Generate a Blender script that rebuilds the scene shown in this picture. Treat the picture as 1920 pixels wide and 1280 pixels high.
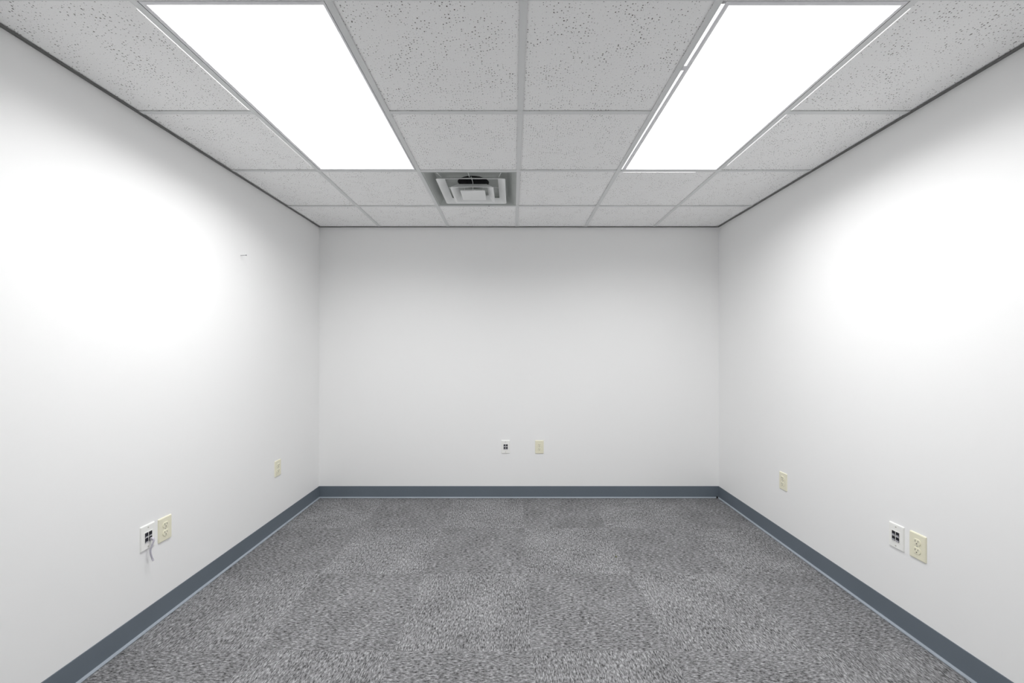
import bpy, bmesh, math, random
from mathutils import Vector, Matrix
random.seed(7)
for o in list(bpy.data.objects):
    bpy.data.objects.remove(o)
scn = bpy.context.scene
COL = scn.collection
PI = math.pi

# ------------------------------------------------------------------ room dimensions (metres)
XL, XR = -1.7278, 1.8334          # side walls
YB, YF = 3.609, -0.35             # far wall, wall behind the photographer
ZC = 2.4104                       # underside of the ceiling grid
CAM_H = 1.3254
T = 0.6096                        # two-foot module
YA = 3.0796                       # cross-tee line nearest the far wall
RX = [0.0334 + T * k for k in (-2, -1, 0, 1, 2)]      # ceiling runner lines
RY = [YA - T * k for k in range(0, 7) if YA - T * k > YF + 0.05]

# ------------------------------------------------------------------ camera
FPX, CX, CY = 759.2, 961.9, 654.2
cd = bpy.data.cameras.new('camera')
cam = bpy.data.objects.new('camera', cd)
COL.objects.link(cam)
cam.location = (0, 0, CAM_H)
cam.rotation_euler = (PI / 2, 0, 0)
cd.sensor_fit = 'HORIZONTAL'
cd.sensor_width = 36.0
cd.lens = FPX / 1920 * 36.0
cd.shift_x = -(CX - 960) / 1920
cd.shift_y = (CY - 640) / 1920
cd.clip_start = 0.02
scn.camera = cam

# ------------------------------------------------------------------ world, exposure
w = bpy.data.worlds.new('world')
scn.world = w
w.use_nodes = True
w.node_tree.nodes['Background'].inputs[0].default_value = (0, 0, 0, 1)
w.node_tree.nodes['Background'].inputs[1].default_value = 0.0
vs = scn.view_settings
vs.view_transform = 'Standard'
vs.look = 'None'
vs.gamma = 1.0
vs.use_curve_mapping = False
vs.exposure = 0.05
LAMP_STRENGTH = 1.6               # glow of the acrylic lens itself
LAMP_POWER = 19.0                 # watts of each fluorescent panel, the main light in the room
LAMP_SPREAD = 157.0               # prismatic lens cuts off the flattest rays
LEAK_STRENGTH = 1.25  # glow of the added strips that imitate light leaks
scn.cycles.adaptive_threshold = 0.03
scn.cycles.caustics_reflective = False
scn.cycles.caustics_refractive = False
scn.cycles.max_bounces = 10
scn.cycles.diffuse_bounces = 9


# ------------------------------------------------------------------ materials
def lin(c):
    return tuple(((v / 255 + 0.055) / 1.055) ** 2.4 if v > 10 else v / 255 / 12.92 for v in c)


class NT:
    def __init__(s, name):
        s.m = bpy.data.materials.new(name)
        s.m.use_nodes = True
        s.t = s.m.node_tree
        s.b = s.t.nodes['Principled BSDF']

    def n(s, typ, **kw):
        nd = s.t.nodes.new(typ)
        for k, v in kw.items():
            setattr(nd, k, v)
        return nd

    def l(s, a, b):
        s.t.links.new(a, b)

    def math(s, op, a, b=None, c=None, clamp=False):
        nd = s.n('ShaderNodeMath', operation=op)
        nd.use_clamp = clamp
        for i, v in enumerate((a, b, c)):
            if v is None:
                continue
            if isinstance(v, (int, float)):
                nd.inputs[i].default_value = v
            else:
                s.l(v, nd.inputs[i])
        return nd.outputs[0]

    def mix(s, f, a, b):
        nd = s.n('ShaderNodeMix', data_type='RGBA')
        for i, v in ((0, f), (6, a), (7, b)):
            if isinstance(v, (int, float)):
                nd.inputs[i].default_value = v
            elif isinstance(v, tuple):
                nd.inputs[i].default_value = (*v, 1)
            else:
                s.l(v, nd.inputs[i])
        return nd.outputs[2]

    def ramp(s, f, lo, hi):
        nd = s.n('ShaderNodeMapRange')
        nd.interpolation_type = 'SMOOTHSTEP'
        s.l(f, nd.inputs[0])
        nd.inputs[1].default_value = lo
        nd.inputs[2].default_value = hi
        return nd.outputs[0]

    def noise(s, vec, scale, detail=2.0, rough=0.5, dim='3D'):
        nd = s.n('ShaderNodeTexNoise', noise_dimensions=dim)
        s.l(vec, nd.inputs['Vector'])
        nd.inputs['Scale'].default_value = scale
        nd.inputs['Detail'].default_value = detail
        nd.inputs['Roughness'].default_value = rough
        return nd.outputs[0]

    def bump(s, h, strength, dist):
        nd = s.n('ShaderNodeBump')
        nd.inputs['Strength'].default_value = strength
        nd.inputs['Distance'].default_value = dist
        s.l(h, nd.inputs['Height'])
        s.l(nd.outputs[0], s.b.inputs['Normal'])

    def base(s, c):
        if isinstance(c, tuple):
            s.b.inputs['Base Color'].default_value = (*c, 1)
        else:
            s.l(c, s.b.inputs['Base Color'])

    def objco(s, jitter=False):
        tc = s.n('ShaderNodeTexCoord').outputs['Object']
        if not jitter:
            return tc
        r = s.n('ShaderNodeObjectInfo').outputs['Random']
        v = s.n('ShaderNodeVectorMath', operation='MULTIPLY_ADD')
        v.inputs[0].default_value = (37.0, 61.0, 0.0)
        cx_ = s.n('ShaderNodeCombineXYZ')
        for i in range(3):
            s.l(r, cx_.inputs[i])
        s.l(cx_.outputs[0], v.inputs[1])
        s.l(tc, v.inputs[2])
        return v.outputs[0]


def plain(name, c, rough=0.5, metal=0.0, spec=None, grain=0.03, gscale=60.0):
    t = NT(name)
    v = t.objco()
    n = t.noise(v, gscale, 1.0)
    dark = tuple(x * (1 - grain) for x in c)
    lite = tuple(min(1, x * (1 + grain)) for x in c)
    t.base(t.mix(n, dark, lite))
    t.b.inputs['Roughness'].default_value = rough
    t.b.inputs['Metallic'].default_value = metal
    if spec is not None:
        t.b.inputs['Specular IOR Level'].default_value = spec
    return t.m


def emissive(name, c, strength):
    t = NT(name)
    t.base((0.8, 0.8, 0.8))
    t.b.inputs['Emission Color'].default_value = (*c, 1)
    t.b.inputs['Emission Strength'].default_value = strength
    return t.m


def wall_paint():
    t = NT('wall_paint')
    v = t.objco()
    n = t.noise(v, 1.3, 1.0)
    t.base(t.mix(n, (0.905, 0.905, 0.903), (0.92, 0.92, 0.918)))
    t.b.inputs['Roughness'].default_value = 0.6
    t.b.inputs['Specular IOR Level'].default_value = 0.25
    return t.m


def ceiling_tile_mat():
    t = NT('fissured_ceiling_tile')
    v = t.objco(jitter=True)
    clump = t.ramp(t.noise(v, 9.0, 2.0, dim='2D'), 0.32, 0.62)

    def dots(scale, rmax, keep):
        vo = t.n('ShaderNodeTexVoronoi', voronoi_dimensions='2D', feature='F1')
        t.l(v, vo.inputs['Vector'])
        vo.inputs['Scale'].default_value = scale
        sp = t.n('ShaderNodeSeparateColor')
        t.l(vo.outputs['Color'], sp.inputs[0])
        r = t.math('MULTIPLY', t.math('SUBTRACT', sp.outputs[0], 1 - keep, clamp=True), rmax / keep)
        r = t.math('MULTIPLY', r, t.math('MULTIPLY_ADD', clump, 0.4, 0.6))
        d = t.math('SUBTRACT', r, vo.outputs['Distance'])
        return t.ramp(t.math('MULTIPLY', d, 12.0), 0.0, 1.0), sp.outputs[1]
    big, tone = dots(86.0, 0.28, 0.95)
    small, _ = dots(170.0, 0.22, 0.7)
    n = t.noise(v, 140.0, 1.0, dim='2D')
    face = t.mix(n, (0.95, 0.95, 0.948), (0.985, 0.985, 0.982))
    c = t.mix(t.math('MULTIPLY', small, 0.5), face, (0.28, 0.25, 0.22))
    c = t.mix(t.math('MULTIPLY', big, t.math('MULTIPLY_ADD', tone, 0.4, 0.6)), c, (0.07, 0.055, 0.045))
    t.base(c)
    t.b.inputs['Roughness'].default_value = 0.9
    t.b.inputs['Specular IOR Level'].default_value = 0.1
    return t.m


def carpet_mat():
    t = NT('loop_pile_carpet')
    v = t.objco(jitter=True)
    mp = t.n('ShaderNodeMapping')
    t.l(v, mp.inputs['Vector'])
    mp.inputs['Scale'].default_value = (1.0, 0.30, 1.0)
    a = t.noise(mp.outputs[0], 215.0, 2.0, 0.65, dim='2D')
    mp2 = t.n('ShaderNodeMapping')
    t.l(v, mp2.inputs['Vector'])
    mp2.inputs['Scale'].default_value = (1.0, 0.33, 1.0)
    mp2.inputs['Location'].default_value = (3.3, 1.7, 0.0)
    b = t.noise(mp2.outputs[0], 105.0, 2.0, 0.6, dim='2D')
    lo = t.noise(v, 5.0, 2.0, dim='2D')
    f = t.math('ADD', t.math('MULTIPLY', a, 0.62), t.math('MULTIPLY', b, 0.38))
    f = t.math('ADD', f, t.math('MULTIPLY_ADD', lo, 0.10, -0.05))
    rp = t.n('ShaderNodeValToRGB')
    t.l(f, rp.inputs[0])
    e = rp.color_ramp.elements
    e[0].position, e[0].color = 0.35, (0.045, 0.045, 0.046, 1)
    e[1].position, e[1].color = 0.66, (0.43, 0.43, 0.44, 1)
    x = e.new(0.45)
    x.color = (0.165, 0.165, 0.169, 1)
    x = e.new(0.56)
    x.color = (0.255, 0.255, 0.262, 1)
    oc = t.n('ShaderNodeObjectInfo').outputs['Color']
    mu = t.n('ShaderNodeMix', data_type='RGBA', blend_type='MULTIPLY')
    mu.inputs[0].default_value = 1.0
    t.l(rp.outputs[0], mu.inputs[6])
    t.l(oc, mu.inputs[7])
    t.base(mu.outputs[2])
    t.b.inputs['Roughness'].default_value = 0.95
    t.b.inputs['Specular IOR Level'].default_value = 0.05
    t.b.inputs['Sheen Weight'].default_value = 0.05
    t.bump(a, 0.45, 0.004)
    return t.m


M = dict(
    wall=wall_paint(),
    tile=ceiling_tile_mat(),
    carpet=carpet_mat(),
    slab=plain('grey_subfloor', (0.16, 0.16, 0.165), 0.9),
    deck=plain('grey_plenum_deck', (0.3, 0.3, 0.3), 0.9),
    tee=plain('white_painted_steel', (0.74, 0.75, 0.75), 0.45, grain=0.02, gscale=8),
    angle=plain('grey_wall_angle', (0.16, 0.16, 0.155), 0.6),
    base=plain('slate_blue_vinyl', (0.140, 0.168, 0.200), 0.42, grain=0.05, gscale=5),
    toe=plain('slate_vinyl_toe_highlight', (0.36, 0.40, 0.45), 0.3, grain=0.05, gscale=5),  # same vinyl as the base, lightened to paint in the toe's highlight
    black_gap=plain('dark_joint', (0.01, 0.01, 0.01), 0.9),
    frame=plain('aluminium_door_frame', (0.80, 0.80, 0.82), 0.4, grain=0.02),
    housing=plain('dark_fixture_side', (0.12, 0.12, 0.12), 0.7),
    lens=emissive('glowing_acrylic_lens', (1.0, 1.0, 1.0), LAMP_STRENGTH),
    leak=emissive('added_leak_glow', (1.0, 1.0, 1.0), LEAK_STRENGTH),
    vent=plain('white_vent_enamel', (0.88, 0.89, 0.885), 0.4, grain=0.02, gscale=12),
    pan=plain('grey_galvanised_pan', (0.42, 0.44, 0.425), 0.5, grain=0.08, gscale=10),
    duct=plain('dark_duct_lining', (0.035, 0.035, 0.037), 0.8),
    white_plate=plain('white_plastic', (0.93, 0.93, 0.90), 0.3, grain=0.01),
    ivory_plate=plain('ivory_plastic', (0.86, 0.83, 0.66), 0.3, grain=0.015),
    slot=plain('dark_slot', (0.10, 0.09, 0.07), 0.8),
    port=plain('black_jack_plastic', (0.012, 0.012, 0.018), 0.4),
    tab=plain('grey_jack_shutter', (0.42, 0.42, 0.46), 0.4),
    screw=plain('painted_screw', (0.55, 0.54, 0.48), 0.35, metal=0.2),
    cable=plain('lavender_grey_cable', (0.50, 0.48, 0.55), 0.45),
    plug=plain('clear_plug', (0.66, 0.64, 0.70), 0.2),
    nail=plain('dull_steel', (0.16, 0.16, 0.16), 0.5),
    crumb=plain('olive_crumb', (0.13, 0.13, 0.065), 0.9),
    rust=plain('brown_rust', (0.30, 0.25, 0.15), 0.9, grain=0.4, gscale=40),
    lint=plain('white_lint', (0.85, 0.85, 0.84), 0.9),
)


# ------------------------------------------------------------------ mesh helpers
def link(name, bm, mat, parent=None, loc=None, smooth=False):
    me = bpy.data.meshes.new(name)
    bmesh.ops.recalc_face_normals(bm, faces=bm.faces)
    if smooth:
        for f in bm.faces:
            f.smooth = True
    bm.to_mesh(me)
    bm.free()
    me.materials.append(mat)
    o = bpy.data.objects.new(name, me)
    COL.objects.link(o)
    o.parent = parent
    if loc:
        o.location = loc
    return o


def inst(src, parent=None, loc=(0, 0, 0), rot=(0, 0, 0)):
    o = src.copy()
    COL.objects.link(o)
    o.parent = parent
    o.location = loc
    o.rotation_euler = rot
    return o


def box(bm, x0, x1, y0, y1, z0, z1):
    v = [bm.verts.new(p) for p in ((x0, y0, z0), (x1, y0, z0), (x1, y1, z0), (x0, y1, z0),
                                   (x0, y0, z1), (x1, y0, z1), (x1, y1, z1), (x0, y1, z1))]
    for q in ((0, 1, 2, 3), (4, 5, 6, 7), (0, 1, 5, 4), (1, 2, 6, 5), (2, 3, 7, 6), (3, 0, 4, 7)):
        bm.faces.new([v[i] for i in q])
    return v


def chamfer_box(bm, x0, x1, y0, y1, z0, z1, c, top=True):
    """box whose +z (or -z) face is chamfered by c"""
    za, zb = (z0, z1) if top else (z1, z0)
    d = c if top else -c
    rings = [[(x0, y0, za), (x1, y0, za), (x1, y1, za), (x0, y1, za)],
             [(x0, y0, zb - d), (x1, y0, zb - d), (x1, y1, zb - d), (x0, y1, zb - d)],
             [(x0 + c, y0 + c, zb), (x1 - c, y0 + c, zb), (x1 - c, y1 - c, zb), (x0 + c, y1 - c, zb)]]
    loft(bm, rings, True, True)


def loft(bm, rings, cap0=False, cap1=False, closed=True):
    rs = [[bm.verts.new(p) for p in r] for r in rings]
    n = len(rs[0])
    for a, b in zip(rs, rs[1:]):
        for i in range(n if closed else n - 1):
            j = (i + 1) % n
            bm.faces.new((a[i], a[j], b[j], b[i]))
    if cap0:
        bm.faces.new(rs[0])
    if cap1:
        bm.faces.new(rs[-1])
    return rs


def rrect(w, h, r, z, cx=0.0, cy=0.0, seg=4):
    out = []
    for sx, sy, a0 in ((1, 1, 0), (-1, 1, PI / 2), (-1, -1, PI), (1, -1, 1.5 * PI)):
        for k in range(seg + 1):
            a = a0 + PI / 2 * k / seg
            out.append((cx + sx * (w / 2 - r) + r * math.cos(a), cy + sy * (h / 2 - r) + r * math.sin(a), z))
    return out


def circle(r, z, n=24, cx=0.0, cy=0.0):
    return [(cx + r * math.cos(2 * PI * k / n), cy + r * math.sin(2 * PI * k / n), z) for k in range(n)]


def tube(bm, pts, r, n=10):
    pts = [Vector(p) for p in pts]
    rings = []
    up = Vector((0.31, 0.2, 0.93))
    for i, p in enumerate(pts):
        d = (pts[min(i + 1, len(pts) - 1)] - pts[max(i - 1, 0)]).normalized()
        a = d.cross(up).normalized()
        b = d.cross(a).normalized()
        rr = r[i] if isinstance(r, (list, tuple)) else r
        rings.append([tuple(p + a * rr * math.cos(2 * PI * k / n) + b * rr * math.sin(2 * PI * k / n)) for k in range(n)])
    loft(bm, rings, True, True)


def tag(o, label, cat, group=None, kind=None):
    o['label'] = label
    o['category'] = cat
    if group:
        o['group'] = group
    if kind:
        o['kind'] = kind
    return o


def empty(name, loc=(0, 0, 0), rot=(0, 0, 0)):
    o = bpy.data.objects.new(name, None)
    o.empty_display_size = 0.05
    COL.objects.link(o)
    o.location = loc
    o.rotation_euler = rot
    return o


# ------------------------------------------------------------------ walls
ZT = ZC + 0.18
TH = 0.10


def wall(name, b, label):
    bm = bmesh.new()
    box(bm, *b)
    tag(link(name, bm, M['wall']), label, 'wall', kind='structure')


wall('wall_back', (XL - TH, XR + TH, YB, YB + TH, -0.06, ZT), 'plain white painted far wall facing the camera')
wall('wall_left', (XL - TH, XL, YF - TH, YB, -0.06, ZT), 'white painted wall on the left with a protruding nail')
wall('wall_right', (XR, XR + TH, YF - TH, YB, -0.06, ZT), 'bare white painted wall on the right')
wall('wall_front', (XL, XR, YF - TH, YF, -0.06, ZT), 'white painted wall behind the camera')

# ------------------------------------------------------------------ floor and carpet tiles
FX0 = 0.085
bm = bmesh.new()
box(bm, XL, XR, YF, YB, -0.06, -0.008)
floor = tag(link('floor', bm, M['slab']), 'grey carpet tile floor with alternating pile direction', 'floor', kind='structure')
GAP = 0.0001
xs = [XL] + [FX0 + T * k for k in (-2, -1, 0, 1, 2)] + [XR]
ys = [YB - T * k for k in range(0, 7)]
ys = [y for y in ys if y > YF + 0.1] + [YF]
cache = {}
for r in range(len(ys) - 1):
    for c in range(len(xs) - 1):
        x0, x1, y1, y0 = xs[c], xs[c + 1], ys[r], ys[r + 1]
        lw, lh = x1 - x0 - GAP, y1 - y0 - GAP
        turned = (r + c) % 2 == 1                    # quarter-turn laying: pile runs across instead of away
        if turned:
            lw, lh = lh, lw
        key = (round(lw, 4), round(lh, 4))
        if key not in cache:
            bm = bmesh.new()
            chamfer_box(bm, -lw / 2, lw / 2, -lh / 2, lh / 2, -0.008, 0.0, 0.0003)
            o = link('carpet_tile', bm, M['carpet'], floor)
            cache[key] = o
        else:
            o = inst(cache[key], floor)
        o.location = ((x0 + x1) / 2, (y0 + y1) / 2, 0)
        o.rotation_euler = (0, 0, PI / 2 if turned else 0)
        k = (0.97 if turned else 1.08) * random.uniform(0.98, 1.02)  # pile-direction shading painted into the colour, plus random tile tone
        o.color = (k, k, k, 1)

# ------------------------------------------------------------------ coved vinyl baseboards
BH = 0.105
PROF = [(0.0, BH), (0.0022, BH), (0.0030, BH - 0.002), (0.0030, 0.0125), (0.0036, 0.0105), (0.0040, 0.0008), (0.0, 0.0008)]
TOE = [(0.0036, 0.0105), (0.0066, 0.0086), (0.0120, 0.0068), (0.0150, 0.0060), (0.0158, 0.0050), (0.0152, 0.0015), (0.0140, 0.0008), (0.0040, 0.0008)]


def baseboard(name, a, b, inward, label):
    """profile swept from a to b along a wall, ends mitred"""
    a, b, n = Vector(a), Vector(b), Vector(inward)
    d = (b - a).normalized()
    def sweep(prof):
        bm = bmesh.new()
        loft(bm, [[tuple(p + n * q + d * (s * q) + Vector((0, 0, z))) for q, z in prof] for p, s in ((a, 1), (b, -1))], True, True)
        return bm
    o = tag(link(name, sweep(PROF), M['base']), label, 'baseboard', kind='structure')
    link('toe_strip', sweep(TOE), M['toe'], o)
    return o


bb = baseboard('baseboard_back', (XL, YB, 0), (XR, YB, 0), (0, -1, 0), 'slate blue vinyl baseboard along the far wall')
baseboard('baseboard_left', (XL, YF, 0), (XL, YB, 0), (1, 0, 0), 'slate blue vinyl baseboard along the left wall')
baseboard('baseboard_right', (XR, YF, 0), (XR, YB, 0), (-1, 0, 0), 'slate blue vinyl baseboard along the right wall')
baseboard('baseboard_front', (XL, YF, 0), (XR, YF, 0), (0, 1, 0), 'slate blue vinyl baseboard behind the camera')
bm = bmesh.new()
loft(bm, [[(XR - 0.030, YB - 0.0165, 0.001), (XR - 0.012, YB - 0.0175, 0.001), (XR - 0.010, YB - 0.008, 0.001), (XR - 0.026, YB - 0.006, 0.001)],
          [(XR - 0.028, YB - 0.0160, 0.013), (XR - 0.014, YB - 0.0168, 0.013), (XR - 0.011, YB - 0.008, 0.016), (XR - 0.025, YB - 0.006, 0.016)]], True, True)
link('joint_gap', bm, M['black_gap'], bb)

# ------------------------------------------------------------------ suspended ceiling
bm = bmesh.new()
box(bm, XL, XR, YF, YB, ZC + 0.16, ZT)
ceiling = tag(link('ceiling', bm, M['deck']), 'suspended ceiling of white speckled square tiles in a metal grid', 'ceiling', kind='structure')
TW = 0.024                                            # flange width of a tee


def tee(name, x0, x1, y0, y1):
    """inverted T along its longer side, flange underside at ZC"""
    bm = bmesh.new()
    along_y = (y1 - y0) > (x1 - x0)
    box(bm, x0, x1, y0, y1, ZC, ZC + 0.0015)
    if along_y:
        xm = (x0 + x1) / 2
        box(bm, xm - 0.001, xm + 0.001, y0, y1, ZC + 0.0015, ZC + 0.035)
    else:
        ym = (y0 + y1) / 2
        box(bm, x0, x1, ym - 0.001, ym + 0.001, ZC + 0.0015, ZC + 0.035)
    return link(name, bm, M['tee'], ceiling)


h = TW / 2
for k in (0, 1, 3, 4):
    tee('main_runner', RX[k] - h, RX[k] + h, YF + 0.002, YB - 0.002)
yl = [YB - 0.002] + RY + [YF + 0.002]
for k in range(len(yl) - 1):
    top, bot = yl[k] - (h + 0.0008 if k else 0), yl[k + 1] + (h + 0.0008 if k < len(yl) - 2 else 0)
    if top - bot > 0.05:
        tee('cross_tee', RX[2] - h, RX[2] + h, bot, top)
LIGHT_COLS, LIGHT_Y = (1, 4), (RY[3], RY[1])          # each troffer fills two modules of columns 1 and 4
cols = [XL] + RX + [XR]
for j, y in enumerate(RY):
    for c0, c1 in ((0, 1), (1, 2), (2, 4), (4, 5), (5, 6)):
        if (c0 in LIGHT_COLS) and j == 2:
            continue
        x0 = cols[c0] + (h + 0.0006 if c0 else 0.002)
        x1 = cols[c1] - (h + 0.0006 if c1 < 6 else 0.002)
        tee('cross_tee', x0, x1, y - h, y + h)

# wall angle round the edge
WA = 0.019
for nm, b in (('l', (XL, XL + WA, YF, YB)), ('r', (XR - WA, XR, YF, YB)), ('b', (XL + WA, XR - WA, YB - WA, YB)), ('f', (XL + WA, XR - WA, YF, YF + WA))):
    bm = bmesh.new()
    box(bm, b[0], b[1], b[2], b[3], ZC - 0.0008, ZC + 0.0006)
    if nm in 'lr':
        xe = b[0] if nm == 'l' else b[1]
        s = 1 if nm == 'l' else -1
        box(bm, min(xe, xe + s * .001), max(xe, xe + s * .001), b[2], b[3], ZC + 0.0006, ZC + 0.024)
    else:
        ye = b[3] if nm == 'b' else b[2]
        s = -1 if nm == 'b' else 1
        box(bm, b[0], b[1], min(ye, ye + s * .001), max(ye, ye + s * .001), ZC + 0.0006, ZC + 0.024)
    link('wall_angle', bm, M['angle'], ceiling)

# lay-in tiles
VENT_CELL = (2, 1)                                    # column, row
cache = {}
rowy = [YB] + RY + [YF]
for r in range(len(rowy) - 1):
    for c in range(6):
        if (c in LIGHT_COLS and r in (2, 3)) or (c, r) == VENT_CELL:
            continue
        x0, x1, y1, y0 = cols[c], cols[c + 1], rowy[r], rowy[r + 1]
        if y1 - y0 < 0.05:
            continue
        x0 += 0.003; x1 -= 0.003; y0 += 0.003; y1 -= 0.003
        key = (round(x1 - x0, 4), round(y1 - y0, 4))
        if key not in cache:
            hw, hl = (x1 - x0) / 2, (y1 - y0) / 2
            bm = bmesh.new()
            chamfer_box(bm, -hw, hw, -hl, hl, 0.0, 0.016, 0.001, top=False)
            o = link('ceiling_tile', bm, M['tile'], ceiling)
            cache[key] = o
        else:
            o = inst(cache[key], ceiling)
        o.location = ((x0 + x1) / 2, (y0 + y1) / 2, ZC + 0.0034 + random.uniform(0, 0.0008))

# small dark hole in the cross tee behind the vent
bm = bmesh.new()
loft(bm, [circle(0.005, ZC - 0.0004, 12), circle(0.005, ZC + 0.0002, 12)], True, True)
link('rivet_hole', bm, M['black_gap'], ceiling, (-0.1823, YA - 0.004, 0))


# rusty streak along the cross tee left of the vent
bm = bmesh.new()
xs_ = [-0.90 + 0.012 * k for k in range(20)]
lo_ = [(x, YA + 0.0095 - random.uniform(0, 0.0015), ZC - 0.0003) for x in xs_]
hi_ = [(x, YA + 0.0115 + random.uniform(0, 0.0004) if 3 < i < 16 else YA + 0.0100, ZC - 0.0003) for i, x in enumerate(xs_)]
loft(bm, [lo_, hi_, [(x, y, ZC + 0.0004) for x, y, z in hi_], [(x, y, ZC + 0.0004) for x, y, z in lo_]], closed=False)
link('rust_streak', bm, M['rust'], ceiling)

# ------------------------------------------------------------------ recessed fluorescent troffers
def troffer(col, frame_w, leaks, gap_left, label):
    x0, x1 = cols[col] + h, cols[col + 1] - h
    y0, y1 = LIGHT_Y[0] + h, LIGHT_Y[1] - h
    cx_, cy_ = (x0 + x1) / 2, (y0 + y1) / 2
    e = empty('ceiling_light', (cx_, cy_, ZC))
    tag(e, label, 'ceiling light', 'recessed fluorescent ceiling lights')
    hw, hl = (x1 - x0) / 2, (y1 - y0) / 2
    wl, wr, wn, wf = frame_w
    # housing: inverted tray above the lens
    bm = bmesh.new()
    loft(bm, [[(-hw - .008, -hl - .008, .004), (hw + .008, -hl - .008, .004), (hw + .008, hl + .008, .004), (-hw - .008, hl + .008, .004)],
              [(-hw - .008, -hl - .008, .04), (hw + .008, -hl - .008, .04), (hw + .008, hl + .008, .04), (-hw - .008, hl + .008, .04)],
              [(-hw + .06, -hl + .06, .11), (hw - .06, -hl + .06, .11), (hw - .06, hl - .06, .11), (-hw + .06, hl - .06, .11)]], False, True)
    link('housing', bm, M['housing'], e)
    # hinged door frame: four mitred bars round the lens
    g = 0.0025
    ox0, ox1, oy0, oy1 = -hw + g + gap_left, hw - g, -hl + g, hl - g
    of0 = -hw + g + gap_left * 0.25              # the door hangs slightly askew: the gap narrows towards the far end
    ix0, ix1, iy0, iy1 = -hw + wl, hw - wr, -hl + wn, hl - wf
    zb, zt = -0.0005, 0.008
    for q in (((ox0, oy0), (ox1, oy0), (ix1, iy0), (ix0, iy0)), ((ox1, oy0), (ox1, oy1), (ix1, iy1), (ix1, iy0)),
              ((ox1, oy1), (of0, oy1), (ix0, iy1), (ix1, iy1)), ((of0, oy1), (ox0, oy0), (ix0, iy0), (ix0, iy1))):
        bm = bmesh.new()
        m = [(0.5 * (q[0][0] + q[3][0]), 0.5 * (q[0][1] + q[3][1])), (0.5 * (q[1][0] + q[2][0]), 0.5 * (q[1][1] + q[2][1]))]
        low = [(q[0][0], q[0][1], zb + .0012), (m[0][0], m[0][1], zb), (q[3][0], q[3][1], zb + .0022),
               (q[3][0], q[3][1], zt), (q[0][0], q[0][1], zt)]
        low2 = [(q[1][0], q[1][1], zb + .0012), (m[1][0], m[1][1], zb), (q[2][0], q[2][1], zb + .0022),
                (q[2][0], q[2][1], zt), (q[1][0], q[1][1], zt)]
        loft(bm, [low, low2], True, True)
        link('door_frame', bm, M['frame'], e)
    # lens sheet
    bm = bmesh.new()
    lx0 = -hw if gap_left else ix0 - 0.004
    box(bm, lx0, ix1 + 0.004, iy0 - 0.004, iy1 + 0.004, zb + 0.0032, zb + 0.0042)
    link('lens', bm, M['lens'], e)
    ld = bpy.data.lights.new('lamp', 'AREA')
    ld.shape = 'RECTANGLE'
    ld.size, ld.size_y = ix1 - ix0, iy1 - iy0
    ld.energy = LAMP_POWER
    ld.spread = math.radians(LAMP_SPREAD)
    lo = bpy.data.objects.new('lamp', ld)
    COL.objects.link(lo)
    lo.parent = e
    lo.location = ((ix0 + ix1) / 2, (iy0 + iy1) / 2, zb + 0.0026)
    if gap_left:
        bm = bmesh.new()          # latch clip bridging the gap beside the door
        chamfer_box(bm, -hw - 0.001, -hw + gap_left + 0.006, -0.012, 0.012, -0.003, 0.0005, 0.0012, top=False)
        link('latch', bm, M['frame'], e, (0, -hl + 0.30, 0))
    for b in leaks(hw, hl):  # glowing strips added along the tees to imitate leaking light
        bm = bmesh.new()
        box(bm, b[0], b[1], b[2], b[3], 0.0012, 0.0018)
        link('leak_glow_strip', bm, M['leak'], e)
    return e


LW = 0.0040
troffer(1, (0.016, 0.0115, 0.017, 0.013),
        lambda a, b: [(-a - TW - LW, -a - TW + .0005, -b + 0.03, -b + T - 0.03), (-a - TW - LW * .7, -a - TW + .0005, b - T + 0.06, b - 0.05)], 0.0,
        'recessed ceiling light panel left of the air vent, dark seam round its frame')
troffer(4, (0.028, 0.0125, 0.019, 0.010),
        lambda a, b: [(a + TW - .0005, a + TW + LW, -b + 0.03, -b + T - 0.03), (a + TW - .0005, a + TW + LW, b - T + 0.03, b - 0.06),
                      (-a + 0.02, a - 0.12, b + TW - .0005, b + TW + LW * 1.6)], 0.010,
        'recessed ceiling light panel on the right, with a bright gap and clip beside its frame')

# ------------------------------------------------------------------ square cone air vent
vx0, vx1, vy0, vy1 = cols[2] + h, cols[3] - h, RY[1] + h, RY[0] - h
vcx, vcy = (vx0 + vx1) / 2, (vy0 + vy1) / 2
vent = empty('ceiling_vent', (vcx, vcy, ZC))
tag(vent, 'square white ceiling air vent with nested louvres around a dark round duct', 'air vent')


def sq(s, z, cx=0.0, cy=0.0, r=0.012):
    return rrect(s, s, r, z, cx, cy, 6)


S = vx1 - vx0 + 0.010
bm = bmesh.new()
loft(bm, [sq(S, 0.0022, r=.003), sq(S - 0.034, 0.0010, r=.004), sq(S - 0.05, 0.008, r=.006), sq(S - 0.13, 0.050, r=.02), sq(0.215, 0.056, r=.107),
          sq(0.215, 0.060, r=.107), sq(S - 0.12, 0.056, r=.02), sq(S, 0.0062, r=.003)], False, False)
link('back_pan', bm, M['pan'], vent, smooth=False)
bm = bmesh.new()
loft(bm, [circle(0.108, 0.056, 40), circle(0.108, 0.14, 40)], False, True)
link('duct_neck', bm, M['duct'], vent)
DY = 0.022


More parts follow.
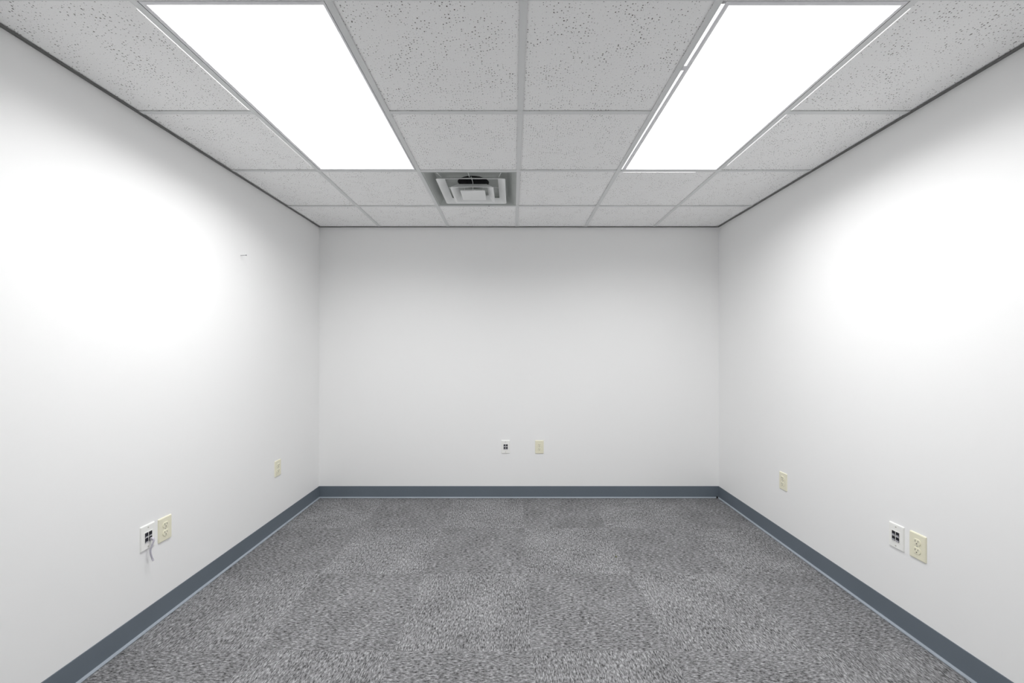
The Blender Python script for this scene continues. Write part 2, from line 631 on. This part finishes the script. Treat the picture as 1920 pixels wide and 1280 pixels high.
def cone(s_low, s_high, z0, z1, thick=0.002):
    bm = bmesh.new()
    loft(bm, [sq(s_low, z0, 0, DY), sq(s_low + 0.004, z0 + 0.0015, 0, DY), sq(s_high + 0.004, z1 + thick, 0, DY, .006),
              sq(s_high, z1, 0, DY, .006), sq(s_low - 0.022, z0 + 0.004, 0, DY, .01)], False, False)
    # close the section
    bm.verts.ensure_lookup_table()
    n = len(sq(1, 0))
    a = bm.verts[:n]
    b = bm.verts[4 * n:5 * n]
    for i in range(n):
        j = (i + 1) % n
        bm.faces.new((a[i], a[j], b[j], b[i]))
    return link('louvre', bm, M['vent'], vent)


cone(0.440, 0.345, -0.003, 0.022)
cone(0.282, 0.195, -0.025, 0.012)
bm = bmesh.new()
loft(bm, [sq(0.165, -0.021, 0, DY, .006), sq(0.165, -0.025, 0, DY, .006), sq(0.153, -0.0275, 0, DY, .006)], True, True)
link('centre_plate', bm, M['vent'], vent)
for ax, ay in ((0.0, -0.175), (0.0, 0.20), (-0.19, 0.01), (0.19, 0.01)):
    bm = bmesh.new()
    tube(bm, [(ax, ay + DY, 0.030), (ax * 0.35, ay * 0.35 + DY, 0.041), (ax * 0.3, ay * 0.3 + DY, -0.022)], 0.0022, 6)
    link('strut', bm, M['vent'], vent)
for ax, ay in ((-0.21, -0.262), (-0.01, -0.262), (0.2, -0.262)):
    bm = bmesh.new()
    tube(bm, [(ax, ay, 0.016), (ax * 0.9, -0.195 + DY, 0.020)], 0.0025, 6)
    link('strut', bm, M['vent'], vent)

# ------------------------------------------------------------------ wall plates
PW, PH = 0.0755, 0.1175


def plate_mesh(mat, parent):
    bm = bmesh.new()
    loft(bm, [rrect(PW, PH, .004, 0.0), rrect(PW, PH, .004, 0.0022), rrect(PW - .003, PH - .003, .004, 0.0046),
              rrect(PW - .009, PH - .009, .004, 0.0060)], True, True)
    return link('cover_plate', bm, mat, parent)


def screw(parent, y, z=0.0058):
    bm = bmesh.new()
    loft(bm, [circle(0.0033, z, 12), circle(0.0033, z + .0006, 12), circle(0.0022, z + .0011, 12)], False, True)
    return link('screw', bm, M['screw'], parent, (0, y, 0))


def duplex_outlet(loc, rot, label):
    e = empty('wall_outlet', loc, rot)
    tag(e, label, 'outlet', 'ivory duplex wall outlets')
    plate_mesh(M['ivory_plate'], e)
    for sy in (1, -1):
        cy_ = sy * 0.0195
        # round receptacle face with flattened top and bottom
        def face(r, flat, z):
            out = []
            for k in range(32):
                a = 2 * PI * k / 32
                out.append((r * math.cos(a), max(-flat, min(flat, r * math.sin(a))), z))
            return out
        bm = bmesh.new()
        loft(bm, [face(.0172, .0142, .0058), face(.0172, .0142, .0072), face(.0160, .0130, .0084)], False, True)
        rc = link('receptacle', bm, M['ivory_plate'], e, (0, cy_, 0))
        for nm, bx in (('slot', (-.0074, -.0052, -.0005, .0085)), ('slot', (.0052, .0072, .0008, .0078))):
            bm = bmesh.new()
            box(bm, *bx, .0082, .00875)
            link(nm, bm, M['slot'], rc)
        bm = bmesh.new()
        loft(bm, [circle(.0026, .0082, 12, 0, -.0068), circle(.0026, .00875, 12, 0, -.0068)], False, True)
        link('ground_hole', bm, M['slot'], rc)
    screw(e, 0)
    return e


def data_outlet(loc, rot, label, tab_h):
    e = empty('data_jack_plate', loc, rot)
    tag(e, label, 'data outlet', 'white data jack wall plates')
    plate_mesh(M['white_plate'], e)
    bm = bmesh.new()
    loft(bm, [rrect(.046, .056, .002, .0058), rrect(.046, .056, .002, .0064), rrect(.044, .054, .002, .0070)], False, True)
    link('insert', bm, M['white_plate'], e)
    for sx in (-1, 1):
        for sy in (1, -1):
            bm = bmesh.new()
            box(bm, -.0083, .0083, -.0107, .0107, .0066, .0078)
            j = link('jack', bm, M['port'], e, (sx * .0100, sy * .0120, 0))
            bm = bmesh.new()
            chamfer_box(bm, -.0066, .0066, -.0100, -.0100 + tab_h, .0077, .0090, .0004)
            link('shutter', bm, M['tab'], j)
    for y in (.0445, -.0445):
        s = screw(e, y)
    return e


RL, RB, RR = (PI / 2, 0, PI / 2), (PI / 2, 0, 0), (PI / 2, 0, -PI / 2)
data_outlet((XL, 1.9118, 0.440), RL, 'white data jack plate on the left wall with a short cable plugged in', .004)
duplex_outlet((XL, 2.0067, 0.4365), RL, 'ivory power outlet beside the data plate with the dangling cable')
duplex_outlet((XL, 2.9700, 0.453), RL, 'small far ivory power outlet alone on the left wall near the corner')
data_outlet((-0.0654, YB, 0.455), RB, 'white data jack plate on the far wall', .007)
duplex_outlet((0.2351, YB, 0.4535), RB, 'ivory power outlet on the far wall')
duplex_outlet((XR, 2.7445, 0.430), RR, 'small far ivory power outlet alone on the right wall near the corner')
data_outlet((XR, 1.9332, 0.4315), RR, 'white data jack plate on the right wall', .007)
duplex_outlet((XR, 1.8313, 0.433), RR, 'ivory power outlet beside the right wall data plate, nearest the camera')

# ------------------------------------------------------------------ cable stub plugged into the left data plate
cb = empty('patch_cable', (XL + 0.009, 1.9218, 0.428))
tag(cb, 'short lavender grey network cable stub hanging from the left wall data plate', 'cable')
bm = bmesh.new()
loft(bm, [[(0, -.0058, -.004), (0, .0058, -.004), (0, .0058, .004), (0, -.0058, .004)],
          [(.009, -.0062, -.007), (.009, .0062, -.007), (.009, .0062, .003), (.009, -.0062, .003)],
          [(.014, -.005, -.010), (.014, .005, -.010), (.014, .005, .000), (.014, -.005, .000)]], True, True)
link('plug', bm, M['plug'], cb)
bm = bmesh.new()
P = [Vector(p) for p in ((.012, 0, -.003), (.017, -.003, -.009), (.015, -.009, -.026), (.011, -.014, -.046), (.011, -.013, -.068), (.014, -.007, -.096))]
pts = []
for i in range(len(P) - 1):
    p0, p1, p2, p3 = P[max(i - 1, 0)], P[i], P[i + 1], P[min(i + 2, len(P) - 1)]
    for k in range(6):
        t_ = k / 6
        pts.append(0.5 * ((2 * p1) + (p2 - p0) * t_ + (2 * p0 - 5 * p1 + 4 * p2 - p3) * t_ ** 2 + (3 * p1 - p0 - 3 * p2 + p3) * t_ ** 3))
pts.append(P[-1])
tube(bm, pts, 0.0036, 10)
link('cord', bm, M['cable'], cb, smooth=True)
bm = bmesh.new()
tube(bm, [P[-1] + Vector((-.0005, -.001, .004)), P[-1] + Vector((.002, .002, -.008))], [.0044, .0036], 10)
link('cord_tip', bm, M['plug'], cb)

# ------------------------------------------------------------------ nail in the left wall
bm = bmesh.new()
tube(bm, [(-0.004, 0, 0), (0.034, 0.0, 0.002), (0.0345, 0.0, 0.002), (0.0375, 0, 0.0022)], [.0014, .0014, .0034, .0034], 10)
tag(link('nail', bm, M['nail'], None, (XL, 2.5675, 1.918)), 'lone steel nail sticking out of the left wall above head height', 'nail')

# ------------------------------------------------------------------ bits on the carpet


def bit(name, mat, loc, sx, sy, sz, label, cat):
    bm = bmesh.new()
    bmesh.ops.create_icosphere(bm, subdivisions=2, radius=1.0)
    for v in bm.verts:
        k = random.uniform(0.65, 1.25)
        v.co = Vector((v.co.x * sx * k, v.co.y * sy * k, (v.co.z + 0.8) * sz * k))
    tag(link(name, bm, mat, None, loc), label, cat)


bit('carpet_crumb', M['crumb'], (0.6583, 2.585, 0.0), 0.0075, 0.010, 0.0025, 'tiny olive crumb lying on the grey carpet', 'crumb')
bit('lint_speck', M['lint'], (0.3640, 1.9584, 0.0), 0.003, 0.003, 0.002, 'tiny white lint speck on the grey carpet', 'lint')
